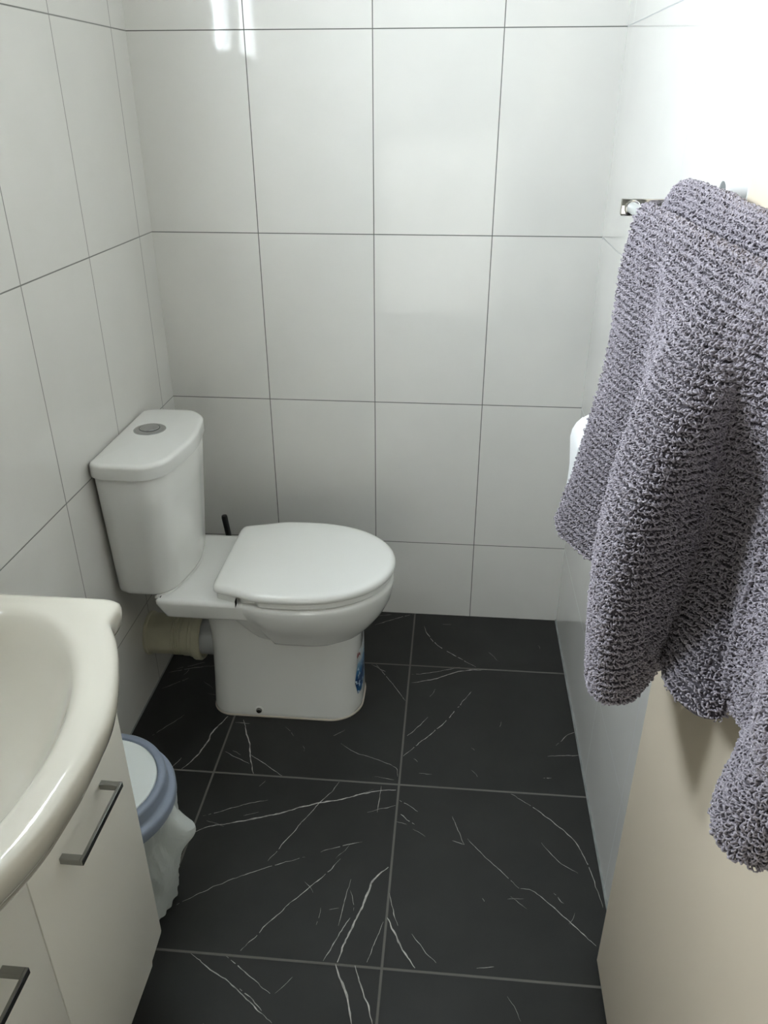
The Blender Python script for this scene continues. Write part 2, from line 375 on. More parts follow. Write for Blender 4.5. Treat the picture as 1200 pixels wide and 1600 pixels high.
def floor():
    bm = bmesh.new(); box(bm, XL-T, XR+T+1.2, YF-T, D+T, -T, 0)
    rnd = random.Random(5)
    def ribbon(pts, w):
        P = resample(crom([Vector((x, y, 0)) for x, y in pts], 8), max(6, int(60*sum((Vector(a)-Vector(b_)).length for a, b_ in zip(pts, pts[1:]))/0.35)), closed=False)
        n = len(P); L = []; R = []; ph = rnd.random()*50
        for i, p in enumerate(P):
            t = (P[min(i+1, n-1)]-P[max(i-1, 0)]).normalized(); nn = Vector((-t.y, t.x, 0))
            j = noise.noise(Vector((i*0.35, ph, 0)))*0.0022 + noise.noise(Vector((i*1.1, ph+9, 0)))*0.0009
            ww = w*0.00058*(0.55 + 0.75*abs(noise.noise(Vector((i*0.5, ph, 4)))+0.35))*min(1, 0.35+3*min(i, n-1-i)/n)
            q = p + nn*j; L.append(bm.verts.new(q+nn*ww+Vector((0, 0, .00025)))); R.append(bm.verts.new(q-nn*ww+Vector((0, 0, .00025))))
        for i in range(n-1):
            if w < 1.7 and noise.noise(Vector((i*0.6, ph, 30))) > 0.40: continue      # faint veins break up
            f = bm.faces.new((L[i], L[i+1], R[i+1], R[i])); f.material_index = 1
    for w, pts in VEINS: ribbon(pts, w)
    for k in range(60):                                   # hairline scratches of the stone print
        x, y = rnd.uniform(-0.75, 0.34), rnd.uniform(0.5, 2.08); a = rnd.uniform(0, PI); l = rnd.uniform(.01, .05)
        ribbon([(x, y), (x+math.cos(a)*l*.5+.002, y+math.sin(a)*l*.5), (x+math.cos(a)*l, y+math.sin(a)*l)], 0.6)
    me = bpy.data.meshes.new('floor'); bm.to_mesh(me); bm.free()
    return struct(link('floor', me, [M['tile_floor'], M['vein']]))
floor()
def joint(name, pts, r=0.004):
    bm = bmesh.new(); tube(bm, pts, r, 8); struct(obj(name, bm, M['grey_joint']))
joint('trim_1', [(XR-.0005, D, .0005), (XR-.0005, 0.2, .0005)], 0.0035)
joint('trim_2', [(XL, D, .0005), (XL, -1.2, .0005)], 0.003)

# passage behind the doorway, closed off so that no sky shows through it
bm = bmesh.new(); box(bm, XR+T+1.0, XR+T+1.1, YF-T, 0.5, 0, ZC); box(bm, XR+T, XR+T+1.0, YF-T, YF, 0, ZC); box(bm, XR+T, XR+T+1.0, 0.4, 0.5, 0, ZC); box(bm, XR+T, XR+T+1.1, YF-T, 0.5, ZC, ZC+T)
struct(obj('wall_passage', bm, M['wallpaint'], smooth=False))

# windows (outside the picture, they only let the daylight in; the rear one is added fill)
def window(name, axis, at, a0, a1, z0, z1, mull, pm):
    bm = bmesh.new(); f = 0.04
    def blk(p0, p1, q0, q1, t=0.02):
        if axis == 0: box(bm, at-t, at+t, p0, p1, q0, q1, 0.003, 1)
        else: box(bm, p0, p1, at-t, at+t, q0, q1, 0.003, 1)
    blk(a0, a1, z0, z0+f); blk(a0, a1, z1-f, z1); blk(a0, a0+f, z0, z1); blk(a1-f, a1, z0, z1)
    if mull: blk(mull[0], mull[1], z0, z1)
    fr = struct(obj(name, bm, M['frame'], smooth=False))
    bm = bmesh.new()
    if axis == 0: box(bm, at-.002, at+.002, a0+f, a1-f, z0+f, z1-f)
    else: box(bm, a0+f, a1-f, at-.002, at+.002, z0+f, z1-f)
    obj('pane', bm, M[pm], fr, smooth=False)
window('window_1', 0, XL-.03, *LWS[0], (.95, 1.10), 'glass')
window('window_2', 0, XL-.03, *LWS[1], None, 'glass3')
window('rear_fill_opening', 1, YF-.06, *RW, None, 'glass2')  # made-up opening, set low to brighten the cabinet and toilet foot

# the open door leaf, folded back along the right wall
DX0, DX1, DY0, DY1 = 0.3190, 0.3550, 0.16, 0.970
bm = bmesh.new(); box(bm, DX0, DX1, DY0, DY1, 0.008, 2.04, 0.0015, 2); dr = struct(obj('door_1', bm, M['door']))
for z in (0.25, 1.78):
    bm = bmesh.new(); lathe(bm, [(0.006, 0), (0.006, 0.09)], (DX1-.004, DY0-.006, z), (0, 0, 1), 16); obj('hinge', bm, M['satin'], dr)

# ================================================================== toilet
YC = 1.692
toi = thing('toilet', 'white close-coupled ceramic toilet standing on the dark tiles against the left wall', 'toilet', (-0.41, YC, 0))
def sym(pts):      # mirrored plan about y = YC ; pts from the back (-x) to the front tip, dy >= 0
    a = [(x, YC-dy, r) for x, dy, r in pts]; b_ = [(x, YC+dy, r) for x, dy, r in reversed(pts) if dy > 1e-6]
    return a + b_
def egg(xb, xm, xf, hb, hw, N=160, rb=0.03):
    """toilet plan: straight back edge at xb (half width hb), widest hw at xm, round nose at xf"""
    P = []
    for k in range(0, 41):
        a = -PI/2 + PI*k/40; ca, sa = math.cos(a), math.sin(a)
        P.append(Vector((xm + (xf-xm)*(ca**0.93 if ca > 0 else 0), YC + hw*math.copysign(abs(sa)**0.97, sa))))
    side = crom([Vector((xm, YC+hw, 0)), Vector((xm-0.07, YC+hw*0.985, 0)), Vector((xm*0.35+xb*0.65, YC+hw*0.90, 0)), Vector((xb+rb*0.55, YC+hb+0.008, 0)), Vector((xb+rb*0.08, YC+hb-rb*.35, 0)), Vector((xb, YC+hb-rb*1.3, 0))], 10)
    up = [Vector((p.x, p.y)) for p in side][1:]
    dn = [Vector((p.x, 2*YC-p.y)) for p in reversed(up)]
    return ccw(resample(P + up + dn, N))
def pan():
    bm = bmesh.new(); N = 160
    # foot
    def foot(xl, xr, hw, z, rb=0.055, rf=0.085):
        ol = ccw(rpoly([(xl, YC-hw, rb), (xr, YC-hw, rf), (xr, YC+hw, rf), (xl, YC+hw, rb)], N))
        return [Vector((p.x, p.y, z)) for p in ol]
    rs = [foot(-.606, -.212, .106, 0.0), foot(-.608, -.208, .110, .004), foot(-.608, -.207, .110, .015), foot(-.606, -.208, .108, .05), foot(-.603, -.210, .107, .10), foot(-.600, -.211, .108, .16),
          foot(-.597, -.209, .111, .22), foot(-.597, -.206, .114, .26), foot(-.600, -.205, .119, .30), foot(-.610, -.21, .127, .33), foot(-.624, -.22, .137, .352)]
    rings(bm, rs, True, True)
    # bowl
    bs = [(.105, -.44, -.211, .244), (.121, -.46, -.194, .249), (.129, -.47, -.184, .260), (.144, -.485, -.166, .282), (.161, -.50, -.147, .310), (.175, -.52, -.133, .340), (.1825, -.54, -.1275, .368), (.1845, -.55, -.1255, .384), (.183, -.55, -.127, .393), (.177, -.545, -.133, .3985)]
    rs = []
    for hw, xb, xf, z in bs:
        ol = egg(xb, -0.36 + (0.398-z)*0.12, xf, hw*0.80, hw, N); rs.append([Vector((p.x, p.y, z)) for p in ol])
    rings(bm, rs, True, True)
    # deck under the cistern
    ol0 = rpoly([(-.672, YC-.157, .006), (-.43, YC-.160, .05), (-.43, YC+.160, .05), (-.672, YC+.157, .006)], N)
    ol1 = rpoly([(-.693, YC-.167, .007), (-.44, YC-.172, .05), (-.44, YC+.172, .05), (-.693, YC+.167, .007)], N)
    A = ccw(ol0); B = ccw(ol1)
    def mixo(t, d, z): return [Vector((*(a.lerp(b_, t)), z)) for a, b_ in zip(off(A, d), off(B, d))]
    rings(bm, [mixo(0, -.006, .342), mixo(0.03, -.001, .3445), mixo(.1, 0, .350), mixo(.9, 0, .386), mixo(.97, -.002, .393), mixo(1, -.007, .3975), mixo(1, -.014, .3985)], True, True)
    # low raised rib in front of the cistern
    ol = ccw(rpoly([(-.78, YC-.150, .02), (-.665, YC-.150, .05), (-.622, YC, .25), (-.665, YC+.150, .05), (-.78, YC+.150, .02)], N))
    ol = [Vector((max(p.x, -.692), p.y)) for p in ol]
    rings(bm, [[Vector((p.x, p.y, z)) for p in off(ol, d)] for d, z in ((.004, .392), (.002, .4005), (-.004, .4045))], False, True)
    return obj('pan', bm, M['ceramic'], toi, angle=50)
pan()
bm = bmesh.new()
ol = rpoly([(-.608, YC-.110, .055), (-.207, YC-.110, .085), (-.207, YC+.110, .085), (-.608, YC+.110, .055)], 120)
plate(bm, ol, [(.0, .0), (.0022, .0005), (.0018, .004), (-.002, .006)], True, True); obj('floor_seal', bm, M['seal'], toi)['label'] = 'cream silicone bead around the foot'
# screw cap on the side of the foot
bm = bmesh.new(); lathe(bm, [(.0115, -.004), (.0115, .002), (.010, .0032)], (-.4755, YC-.1085, .0235), (0, -1, 0), 24); sc = obj('screw_collar', bm, M['ceramic'], toi)
bm = bmesh.new(); lathe(bm, [(.0078, 0), (.0078, .006), (.006, .0085), (.002, .0092)], (-.4755, YC-.1085, .0235), (0, -1, 0), 24); obj('screw_cap', bm, M['dark_chrome'], sc)['label'] = 'small chrome screw cap'

# cistern
def cist(db, dw, dfront):
    hw = .178+dw; xb = -.788; xs = -.664+dfront; 
    return ccw(rpoly([(xb, YC-hw+.012, .02), (xb+.03, YC-hw, .03), (xs, YC-hw, .045), (-.6285+dfront, YC-hw+.034, .09), (-.6060+dfront, YC, .35), (-.6285+dfront, YC+hw-.034, .07), (xs, YC+hw, .035), (xb+.03, YC+hw, .03), (xb, YC+hw-.012, .02)], 160))
bm = bmesh.new(); rs = []
for z, dw, df, o_ in ((.4005, -.022, -.018, -.012), (.402, -.022, -.018, -.006), (.407, -.022, -.018, -.001), (.414, -.0215, -.0175, 0), (.48, -.017, -.014, 0), (.56, -.011, -.009, 0), (.64, -.005, -.004, 0), (.715, 0, 0, 0), (.722, 0, 0, -.004)):
    rs.append([Vector((p.x, p.y, z)) for p in off(cist(0, dw, df), o_)])
rings(bm, rs); obj('cistern', bm, M['ceramic'], toi, angle=60)
bm = bmesh.new(); ol = off(cist(0, 0, 0), .0065)
ol = [Vector((max(p.x, -.7925), p.y)) for p in ol]
pr = [(-.004, .7205), (0, .7215), (.0005, .724), (.0, .740)] + [(-.011+.011*math.cos(a), .7465+.0095*math.sin(a)) for a in [PI/2*k/6 for k in range(7)]] + [(-.035, .7575), (-.06, .7583)]
plate(bm, ol, pr); lid = obj('cistern_lid', bm, M['ceramic'], toi, angle=60)
bm = bmesh.new(); lathe(bm, [(.0385, 0), (.0385, .0014), (.037, .0024), (.0345, .0027), (.0335, .0022), (.018, .0020)], (-.7215, 1.7215, .7575), (0, 0, 1), 48)
fb = obj('flush_button', bm, M['satin'], toi, angle=25); fb['label'] = 'round chrome dual flush button'
bm = bmesh.new(); lathe(bm, [(.0235, 0), (.0235, .0022), (.022, .0034), (.008, .0038), (.001, .0038)], (-.7245, 1.7285, .7580), (0, 0, 1), 40); obj('half_flush_button', bm, M['satin'], fb, angle=25)
bm = bmesh.new(); lathe(bm, [(.0248, 0), (.0248, .0021), (.0236, .0021)], (-.7245, 1.7285, .7580), (0, 0, 1), 40); obj('button_gap', bm, M['dark'], fb)  # solid dark ring painted in for the shade of the gap round the button

# seat and lid
bm = bmesh.new(); so = egg(-.490, -.36, -.1290, .160, .184)
plate(bm, so, [(-.007, .3990), (-.003, .3995), (0, .4025), (0, .4110), (-.002, .4145), (-.007, .4160)]); obj('seat', bm, M['seat'], toi)
bm = bmesh.new(); lo = egg(-.553, -.365, -.1225, .146, .190, rb=.022)
plate(bm, lo, [(-.007, .4168), (-.003, .4173), (0, .4205), (0, .4265), (-.0015, .4320), (-.005, .4362), (-.011, .4390), (-.020, .4402), (-.05, .4412), (-.09, .4418)]); obj('seat_lid', bm, M['seat'], toi, angle=60)
bm = bmesh.new(); ho = [Vector((min(p.x, -.488), p.y)) for p in off(lo, -.007)]
rings(bm, [[Vector((p.x, p.y, z)) for p in ho] for z in (.3980, .4172)]); obj('lid_gap_filler', bm, M['seat'], toi)  # added block under the lid so the gap there stays light

# printed sticker wrapped round the front of the foot, small one on the cistern
def patch(name, pts, m, parent, mats=None):
    bm = bmesh.new(); rings(bm, pts, False, False, closed=False); return obj(name, bm, m, parent, smooth=True)
m = bpy.data.materials.new('blue_label_print'); m.use_nodes = True; nt = m.node_tree; N_ = nt.nodes; b = N_['Principled BSDF']; b.inputs['Roughness'].default_value = .3
tc = N_.new('ShaderNodeTexCoord'); sp = N_.new('ShaderNodeSeparateXYZ'); nt.links.new(tc.outputs['Object'], sp.inputs[0])
r = N_.new('ShaderNodeMapRange'); r.inputs[1].default_value = .025; r.inputs[2].default_value = .192; nt.links.new(sp.outputs[2], r.inputs[0])
cr = N_.new('ShaderNodeValToRGB'); nt.links.new(r.outputs[0], cr.inputs[0]); e = cr.color_ramp.elements
e[0].position = 0; e[0].color = (.20, .38, .50, 1); e[1].position = 1; e[1].color = (.62, .64, .64, 1)
for p_, c_ in ((.22, (.02, .13, .33, 1)), (.45, (.006, .03, .13, 1)), (.60, (.03, .16, .36, 1)), (.74, (.25, .42, .55, 1)), (.80, (.62, .64, .64, 1))):
    q = e.new(p_); q.color = c_
wv = N_.new('ShaderNodeTexNoise'); wv.inputs['Scale'].default_value = 85; nt.links.new(tc.outputs['Object'], wv.inputs['Vector'])
st = N_.new('ShaderNodeMath'); st.operation = 'GREATER_THAN'; st.inputs[1].default_value = .60; nt.links.new(wv.outputs['Fac'], st.inputs[0])
mx = N_.new('ShaderNodeMix'); mx.data_type = 'RGBA'; mx.inputs[7].default_value = (.55, .68, .76, 1); nt.links.new(st.outputs[0], mx.inputs['Factor']); nt.links.new(cr.outputs[0], mx.inputs[6])
nt.links.new(mx.outputs[2], b.inputs['Base Color']); M['label'] = m
M['redprint'] = mat('dark_red_print', (.25, .02, .03), .4)
def foot_front(y, z):          # x of the foot's front surface
    xr = -.2105 + (-.2035+.199)*0 ; hw, rf = .108, .085
    dy = abs(y-YC); c = hw-rf
    return xr if dy < c else xr - rf + math.sqrt(max(0, rf*rf-(dy-c)**2))
pts = []
for k in range(13):
    z = .025 + (.192-.025)*k/12; y0 = YC-.070+.018*abs(k/12-.45)*2; y1 = YC+.075
    pts.append([Vector((foot_front(y0+(y1-y0)*i/20, z)+.0022, y0+(y1-y0)*i/20, z)) for i in range(21)])
st_ = patch('sticker', pts, M['label'], toi); st_['label'] = 'blue and white printed sticker'
bm = bmesh.new()
for k, (dy, dz) in enumerate(((-.060, .0), (-.0575, .006), (-.055, .0), (-.051, .004), (-.047, .0))):
    y = YC+dy; x = foot_front(y, .2)+.0030; box(bm, x-.0006, x+.0006, y-.0012, y+.0012, .174+dz, .181+dz)
obj('sticker_lettering', bm, M['redprint'], st_, smooth=False)
bm = bmesh.new(); box(bm, -.675, -.652, YC+.1705, YC+.1722, .565, .655, .0004, 1); obj('cistern_sticker', bm, M['label'], toi)

# waste pipe
wp = thing('waste_pipe', 'short beige plastic waste pipe with ribbed collar between wall and toilet foot', 'pipe', (-.70, 1.70, .165))
PY, PZ = 1.700, .170
bm = bmesh.new(); pr = [(.060, 0), (.060, .006), (.0555, .008), (.0550, .045), (.0545, .072)]
for k in range(4): d = .073+.006*k; pr += [(.0562, d), (.0562, d+.003), (.0540, d+.0035), (.0540, d+.0055)]
pr += [(.0545, .099), (.0545, .103)]
lathe(bm, pr, (XL+.0005, PY, PZ), (1, 0, 0), 64); obj('pipe_body', bm, M['pipe'], wp, angle=30)
bm = bmesh.new(); lathe(bm, [(.0545, 0), (.0575, .002), (.0575, .020), (.0600, .023), (.0605, .030), (.0655, .033), (.0670, .036), (.0670, .050), (.0640, .054), (.0600, .055), (.054, .050)], (XL+.100, PY, PZ), (1, 0, 0), 64); obj('collar', bm, M['pipe'], wp, angle=30)
bm = bmesh.new(); lathe(bm, [(.050, 0), (.050, .055)], (XL+.145, PY, PZ), (1, 0, 0), 48); obj('spigot', bm, M['spigot'], wp)['label'] = 'grey white ceramic spigot'

# toilet brush behind the pan
tb = thing('toilet_brush', 'black toilet brush handle poking up behind the toilet by the back wall', 'toilet brush', (-.600, 1.955, 0))
bm = bmesh.new(); lathe(bm, [(.040, 0), (.044, .003), (.042, .06), (.046, .125), (.043, .125), (.038, .02)], (-.600, 1.955, 0), (0, 0, 1), 40, True, True); obj('holder', bm, M['black'], tb)
bm = bmesh.new(); tube(bm, [(-.6030, 1.955, .06), (-.6290, 1.952, .350), (-.6345, 1.951, .402), (-.6348, 1.951, .4075)], [.0085, .0082, .0088, .0075], 20); obj('handle', bm, M['black'], tb)

# ================================================================== basin and cabinet
BX, BY = -.600, .572
def outer_ol():
    P = [(-.790, .8775, .006), (-.462, .8775, .026), (-.4405, .852, .018), (-.4425, .826, .012)]
    Q = rpoly([(-.790, BY, 0)] + P + [(-.44, BY, 0)], 400)
    half = [p for p in Q if p.y > .8265 or (p.x < -.785 and p.y > BY+.001)]
    bow = crom([Vector((-.4385, .8235, 0)), Vector((-.4150, .785, 0)), Vector((-.3955, .742, 0)), Vector((-.3765, .690, 0)), Vector((-.3655, .640, 0)), Vector((-.3615, .572, 0))], 10)
    # ordered: wall side up to the back corner, along the end, then the bow
    pts = [Vector((-.790, BY+.02)), Vector((-.790, .8775))]
    corner = rpoly([(-.70, .8775, 0), (-.4620, .8775, 0), (-.4380, .8700, .02), (-.4380, .8300, .016), (-.4385, .8235, 0), (-.70, .8235, 0)], 400)
    c = [p for p in corner if p.x > -.66 and p.y > .8240]
    c.sort(key=lambda p: math.atan2(p.x+.50, p.y-.835))      # from the wall side clockwise to the notch
    end = [Vector((-.76+.01*k, .8775)) for k in range(10)]
    half = pts + end + c + [Vector((p.x, p.y)) for p in bow]
    mir = [Vector((p.x, 2*BY-p.y)) for p in reversed(half[:-1])]
    return half + mir
def basin():
    OL = outer_ol()
    Nn = 240; cx, cy = -.575, BY
    # sample the outline by direction from the bowl centre
    segs = list(zip(OL, OL[1:]+OL[:1])); outer = []
    for i in range(Nn):
        a = 2*PI*i/Nn; d = Vector((math.cos(a), math.sin(a))); best = None
        for p, q in segs:
            e_ = q-p; den = d.x*e_.y-d.y*e_.x
            if abs(den) < 1e-12: continue
            w_ = p-Vector((cx, cy)); t = (w_.x*e_.y-w_.y*e_.x)/den; s = (w_.x*d.y-w_.y*d.x)/den
            if t > 0 and -1e-6 <= s <= 1+1e-6: best = t if best is None else max(best, t)
        outer.append(Vector((cx, cy)) + d*best)
    inner = []
    for i in range(Nn):
        a = 2*PI*i/Nn; ca, sa = math.cos(a), math.sin(a)
        rx = .166 if ca > 0 else .115; ry = .257
        inner.append(Vector((cx, cy)) + Vector((ca*rx, sa*ry)))
    O = outer; I = inner; C = Vector((cx, cy)); ZT = .850
    def R(f): return [Vector(v) for v in f]
    def ring(base, d, z): return [Vector((p.x, p.y, z)) for p in (off(base, d) if d else base)]
    def mix(t, z, zadd=0): return [Vector((*(o_.lerp(i_, t)), z)) for o_, i_ in zip(O, I)]
    rs = []
    # underside -> outer side -> rolled edge -> deck -> bowl
    def under(t, z): return [Vector((*(o_.lerp(C, t)), z)) for o_ in O]
    rs += [under(.90, .694), under(.72, .697), under(.50, .712), under(.30, .744), under(.16, .770), under(.10, .783), under(.065, .796)]
    rs += [ring(O, -.013, .803), ring(O, -.009, .8065), ring(O, -.004, .816), ring(O, -.0008, .828), ring(O, .0003, .838), ring(O, -.0015, .8445), ring(O, -.006, .8485), ring(O, -.012, .8500)]
    rs += [[Vector((*(o_.lerp(i_, t)), .850 - dz)) for o_, i_ in zip(off(O, -.012), off(I, .012))] for t, dz in ((.3, .0004), (.7, .001))]
    rs += [ring(off(I, .012), 0, .8485), ring(off(I, .006), 0, .8465), ring(I, 0, .8425), ring(off(I, -.006), 0, .835)]
    for s, z in ((.93, .820), (.87, .802), (.78, .780), (.66, .760), (.50, .744), (.33, .734), (.15, .729), (.085, .727)):
        rs.append([Vector((*(C.lerp(p, s)), z)) for p in I])
    bm = bmesh.new(); rings(bm, rs, True, True)
    bs = tag(bpy.data.objects.new('washbasin', None), 'cream white ceramic washbasin with bowed front on the white cabinet', 'washbasin')
    bs.location = (BX, BY, .76); COL.objects.link(bs)
    obj('bowl', bm, M['basin'], bs, angle=60)
    bm = bmesh.new(); lathe(bm, [(.022, 0), (.022, .003), (.017, .004), (.012, .002)], (cx, cy, .7268), (0, 0, 1), 32); obj('drain', bm, M['chrome'], bs)
basin()

CX, CY0, CY1, CT = -.470, .302, .852, .716
cab = thing('vanity_cabinet', 'white two-door vanity cabinet with bar handles under the washbasin', 'cabinet', (-.63, .577, 0))
bm = bmesh.new()
for a_ in ((XL+.002, CX-.019, CY1-.017, CY1-.001, .166, .690), (XL+.002, CX-.019, CY0+.001, CY0+.017, .166, .690), (XL+.002, CX-.019, CY0+.017, CY1-.017, .166, .182), (XL+.002, XL+.008, CY0+.017, CY1-.017, .182, .690)): box(bm, *a_)
obj('carcass', bm, M['carcass'], cab, smooth=False)
bm = bmesh.new(); box(bm, XL+.002, CX-.075, CY0+.02, CY1-.02, 0, .166); obj('plinth', bm, M['carcass'], cab, smooth=False)
def cabdoor(y0, y1, hc, notch):
    bm = bmesh.new(); z0, z1 = .1455, CT-.010
    if notch:
        ol = [(y0, z0), (y1-.052, z0), (y1-.052, .1575), (y1-.004, .1615), (y1, .165), (y1, z1), (y0, z1)]
    else: ol = [(y0, z0), (y1, z0), (y1, z1), (y0, z1)]
    a = [bm.verts.new((CX-.018, y, z)) for y, z in ol]; c = [bm.verts.new((CX, y, z)) for y, z in ol]
    bm.faces.new(a); f = bm.faces.new(list(reversed(c)))
    for i in range(len(ol)): j = (i+1) % len(ol); bm.faces.new((a[j], a[i], c[i], c[j]))
    bmesh.ops.bevel(bm, geom=list({e for v in c for e in v.link_edges}), offset=.0016, segments=2, affect='EDGES', profile=.5)
    d = obj('door', bm, M['laminate'], cab, angle=30)
    bm = bmesh.new(); w_ = .0095; y_0, y_1, zc_ = hc-.066, hc+.066, .605; xo = CX+.031
    box(bm, xo-.0045, xo, y_0, y_1, zc_-w_/2, zc_+w_/2, .0006, 1)
    box(bm, CX, xo-.003, y_0, y_0+.0095, zc_-w_/2, zc_+w_/2, .0006, 1); box(bm, CX, xo-.003, y_1-.0095, y_1, zc_-w_/2, zc_+w_/2, .0006, 1)
    obj('handle', bm, M['handle_metal'], d, smooth=False)['label'] = 'flat chrome bar handle'
cabdoor(.5768, CY1, .7065, True); cabdoor(CY0, .5750, .437, False)

# ================================================================== bin
BNX, BNY = -.638, 1.024
bn = thing('waste_bin', 'round white bin with blue-grey rim and plastic liner between cabinet and toilet', 'bin', (BNX, BNY, 0))
bm = bmesh.new(); lathe(bm, [(.098, 0), (.104, .004), (.118, .14), (.130, .285), (.126, .285), (.112, .10), (.10, .01)], (BNX, BNY, 0), (0, 0, 1), 64); obj('body', bm, M['binwhite'], bn)
bm = bmesh.new(); lathe(bm, [(.138, .272), (.1445, .2725), (.1455, .276), (.1455, .290), (.1440, .2945), (.1405, .2965), (.1350, .2975), (.1325, .2995), (.1315, .304), (.1310, .322), (.1295, .327), (.1265, .329), (.1175, .329), (.1160, .3275), (.1155, .322), (.112, .318), (.112, .29)], (BNX, BNY, 0), (0, 0, 1), 96, False, False); obj('rim', bm, M['ringplastic'], bn, angle=50)['label'] = 'blue-grey ring lid'
bm = bmesh.new(); lathe(bm, [(.108, .315), (.1140, .317), (.1142, .3245), (.1125, .3265), (.09, .329), (.05, .3310), (.001, .3320)], (BNX, BNY, 0), (0, 0, 1), 96); obj('swing_flap', bm, M['binwhite'], bn)['label'] = 'white swing flap'
def bag():
    bm = bmesh.new(); N = 200; rs = []; K = 40
    tipa = math.atan2(-.02, 1.0)
    for k in range(K+1):
        t = k/K; z = .284*(1-t) + .012*t; r0 = .141*(1-t)**1 + .113*t; row = []
        for i in range(N):
            a = 2*PI*i/N
            c_, s_ = math.cos(a), math.sin(a)
            def rg(f, tz, o_): return 1-2.6*abs(noise.noise(Vector((c_*f, s_*f, t*tz+o_))))
            env = min(1, t*5)
            r = r0 + env*(noise.noise(Vector((c_*1.8, s_*1.8, t*1.6)))*.012 + rg(3.2, 2.2, 3)*.0055 + rg(6.5, 3.5, 9)*.0030 + rg(13, 5, 5)*.0012) + .0022*math.sin(a*31+2*math.sin(a*3))*math.exp(-((t-.06)/.10)**2)
            da = (a - tipa + PI) % (2*PI) - PI
            g = math.exp(-(da/.16)**2); tt = (t-.22)/.20
            r += .046*g*math.exp(-tt*tt)*env
            da2 = (a+.25+PI) % (2*PI)-PI; r += .012*math.exp(-(da2/.35)**2)*math.exp(-((t-.55)/.25)**2)
            r = min(r, .158 if math.cos(a) < -.3 else 1); 
            row.append(Vector((BNX+r*math.cos(a), max(BNY+r*math.sin(a), .862), z + env*.006*noise.noise(Vector((a*3, t*6, 1))))))
        rs.append(row)
    rings(bm, rs, False, False)
    obj('liner_bag', bm, M['bag'], bn, angle=25)['label'] = 'thin white plastic liner bag'
bag()

# ================================================================== toilet roll on the right wall
RX, RY0, RY1, RZ, RR = .306, 1.447, 1.550, .843, .0555
rh = thing('toilet_roll_holder', 'toilet roll holder on the right wall partly behind the towels', 'toilet roll holder', (XR, 1.50, RZ))
bm = bmesh.new(); tube(bm, [(RX, RY0-.012, RZ), (RX, RY1+.004, RZ)], .006, 16); obj('rod', bm, M['chrome'], rh)
bm = bmesh.new(); tube(bm, [(RX, RY0-.012, RZ), (RX+.02, RY0-.016, RZ), (XR-.002, RY0-.016, RZ)], .006, 16); lathe(bm, [(.02, 0), (.02, .006)], (XR-.0065, RY0-.016, RZ), (1, 0, 0), 32); obj('wall_arm', bm, M['chrome'], rh)
tr_ = thing('toilet_roll', 'white toilet paper roll with loose end hanging, half hidden by the towels', 'toilet roll', (RX, 1.5, RZ))
bm = bmesh.new(); lathe(bm, [(.020, 0), (RR-.003, 0), (RR, .003), (RR, RY1-RY0-.003), (RR-.003, RY1-RY0), (.020, RY1-RY0), (.020, 0)], (RX, RY0, RZ), (0, 1, 0), 64, False, False)
obj('roll', bm, M['paper'], tr_)
bm = bmesh.new(); lathe(bm, [(.0195, .001), (.0195, RY1-RY0-.001), (.0185, RY1-RY0-.001), (.0185, .001), (.0195, .001)], (RX, RY0, RZ), (0, 1, 0), 32, False, False); obj('cardboard_core', bm, M['card'], tr_)
bm = bmesh.new(); pts = [(RX-RR*math.cos(a)-.0012, RZ+RR*math.sin(a)) for a in (.9, .6, .3, 0)] + [(RX-RR+.0015, RZ-.03), (RX-RR+.004, RZ-.06), (RX-RR+.0035, RZ-.10), (RX-RR+.001, RZ-.125)]
rings(bm, [[Vector((x, y, z)) for x, z in pts + [(x+.0005, z) for x, z in reversed(pts)]] for y in (RY0+.001, RY1-.001)]); obj('loose_sheet', bm, M['paper'], tr_)

# white peg on the wall above the towels
pg = thing('wall_peg', 'small white round peg on the right wall just above the rear towel', 'wall peg', (XR, 1.112, 1.352))
bm = bmesh.new(); lathe(bm, [(.0155, 0), (.0155, .0225), (.0148, .025), (.0138, .026)], (XR, 1.112, 1.3545), (-1, 0, 0), 40); obj('peg_body', bm, M['peg'], pg)
bm = bmesh.new(); lathe(bm, [(.0138, 0), (.0138, .0008), (.001, .0012)], (XR-.026, 1.112, 1.3545), (-1, 0, 0), 40); obj('peg_face', bm, M['pegface'], pg)

# ================================================================== towel rail
BZ, FBX, RBX, BYF = 1.3225, .2490, .2985, 1.236
rl = thing('towel_rail', 'double-bar chrome towel rail with square brackets on the right wall', 'towel rail', (XR, 1.1, BZ))
for yb in (BYF, 1.000):
    far = yb > 1.1; e_ = .0150 if far else .0060; hz_ = .0115 if far else .0070
    bm = bmesh.new(); box(bm, FBX-e_, XR-.004, yb, yb+.011, BZ-hz_, BZ+hz_, .0012, 2); b_ = obj('bracket', bm, M['chrome'], rl)
    bm = bmesh.new(); box(bm, XR-.006, XR-.0003, yb-.015, yb+.026, BZ-.022, BZ+.022, .0015, 2); obj('wall_plate', bm, M['chrome'], b_)
for xb in (FBX, RBX):
    bm = bmesh.new(); lathe(bm, [(.0080, 0), (.0080, .68)], (xb, BYF-.004, BZ), (0, -1, 0), 32); br = obj('bar', bm, M['bar_alu'], rl)
    bm = bmesh.new(); lathe(bm, [(.0108, 0), (.0108, .006), (.0098, .0068), (.0083, .0068)], (xb, BYF+.0005, BZ), (0, -1, 0), 32); obj('socket_ring', bm, M['chrome'], br)

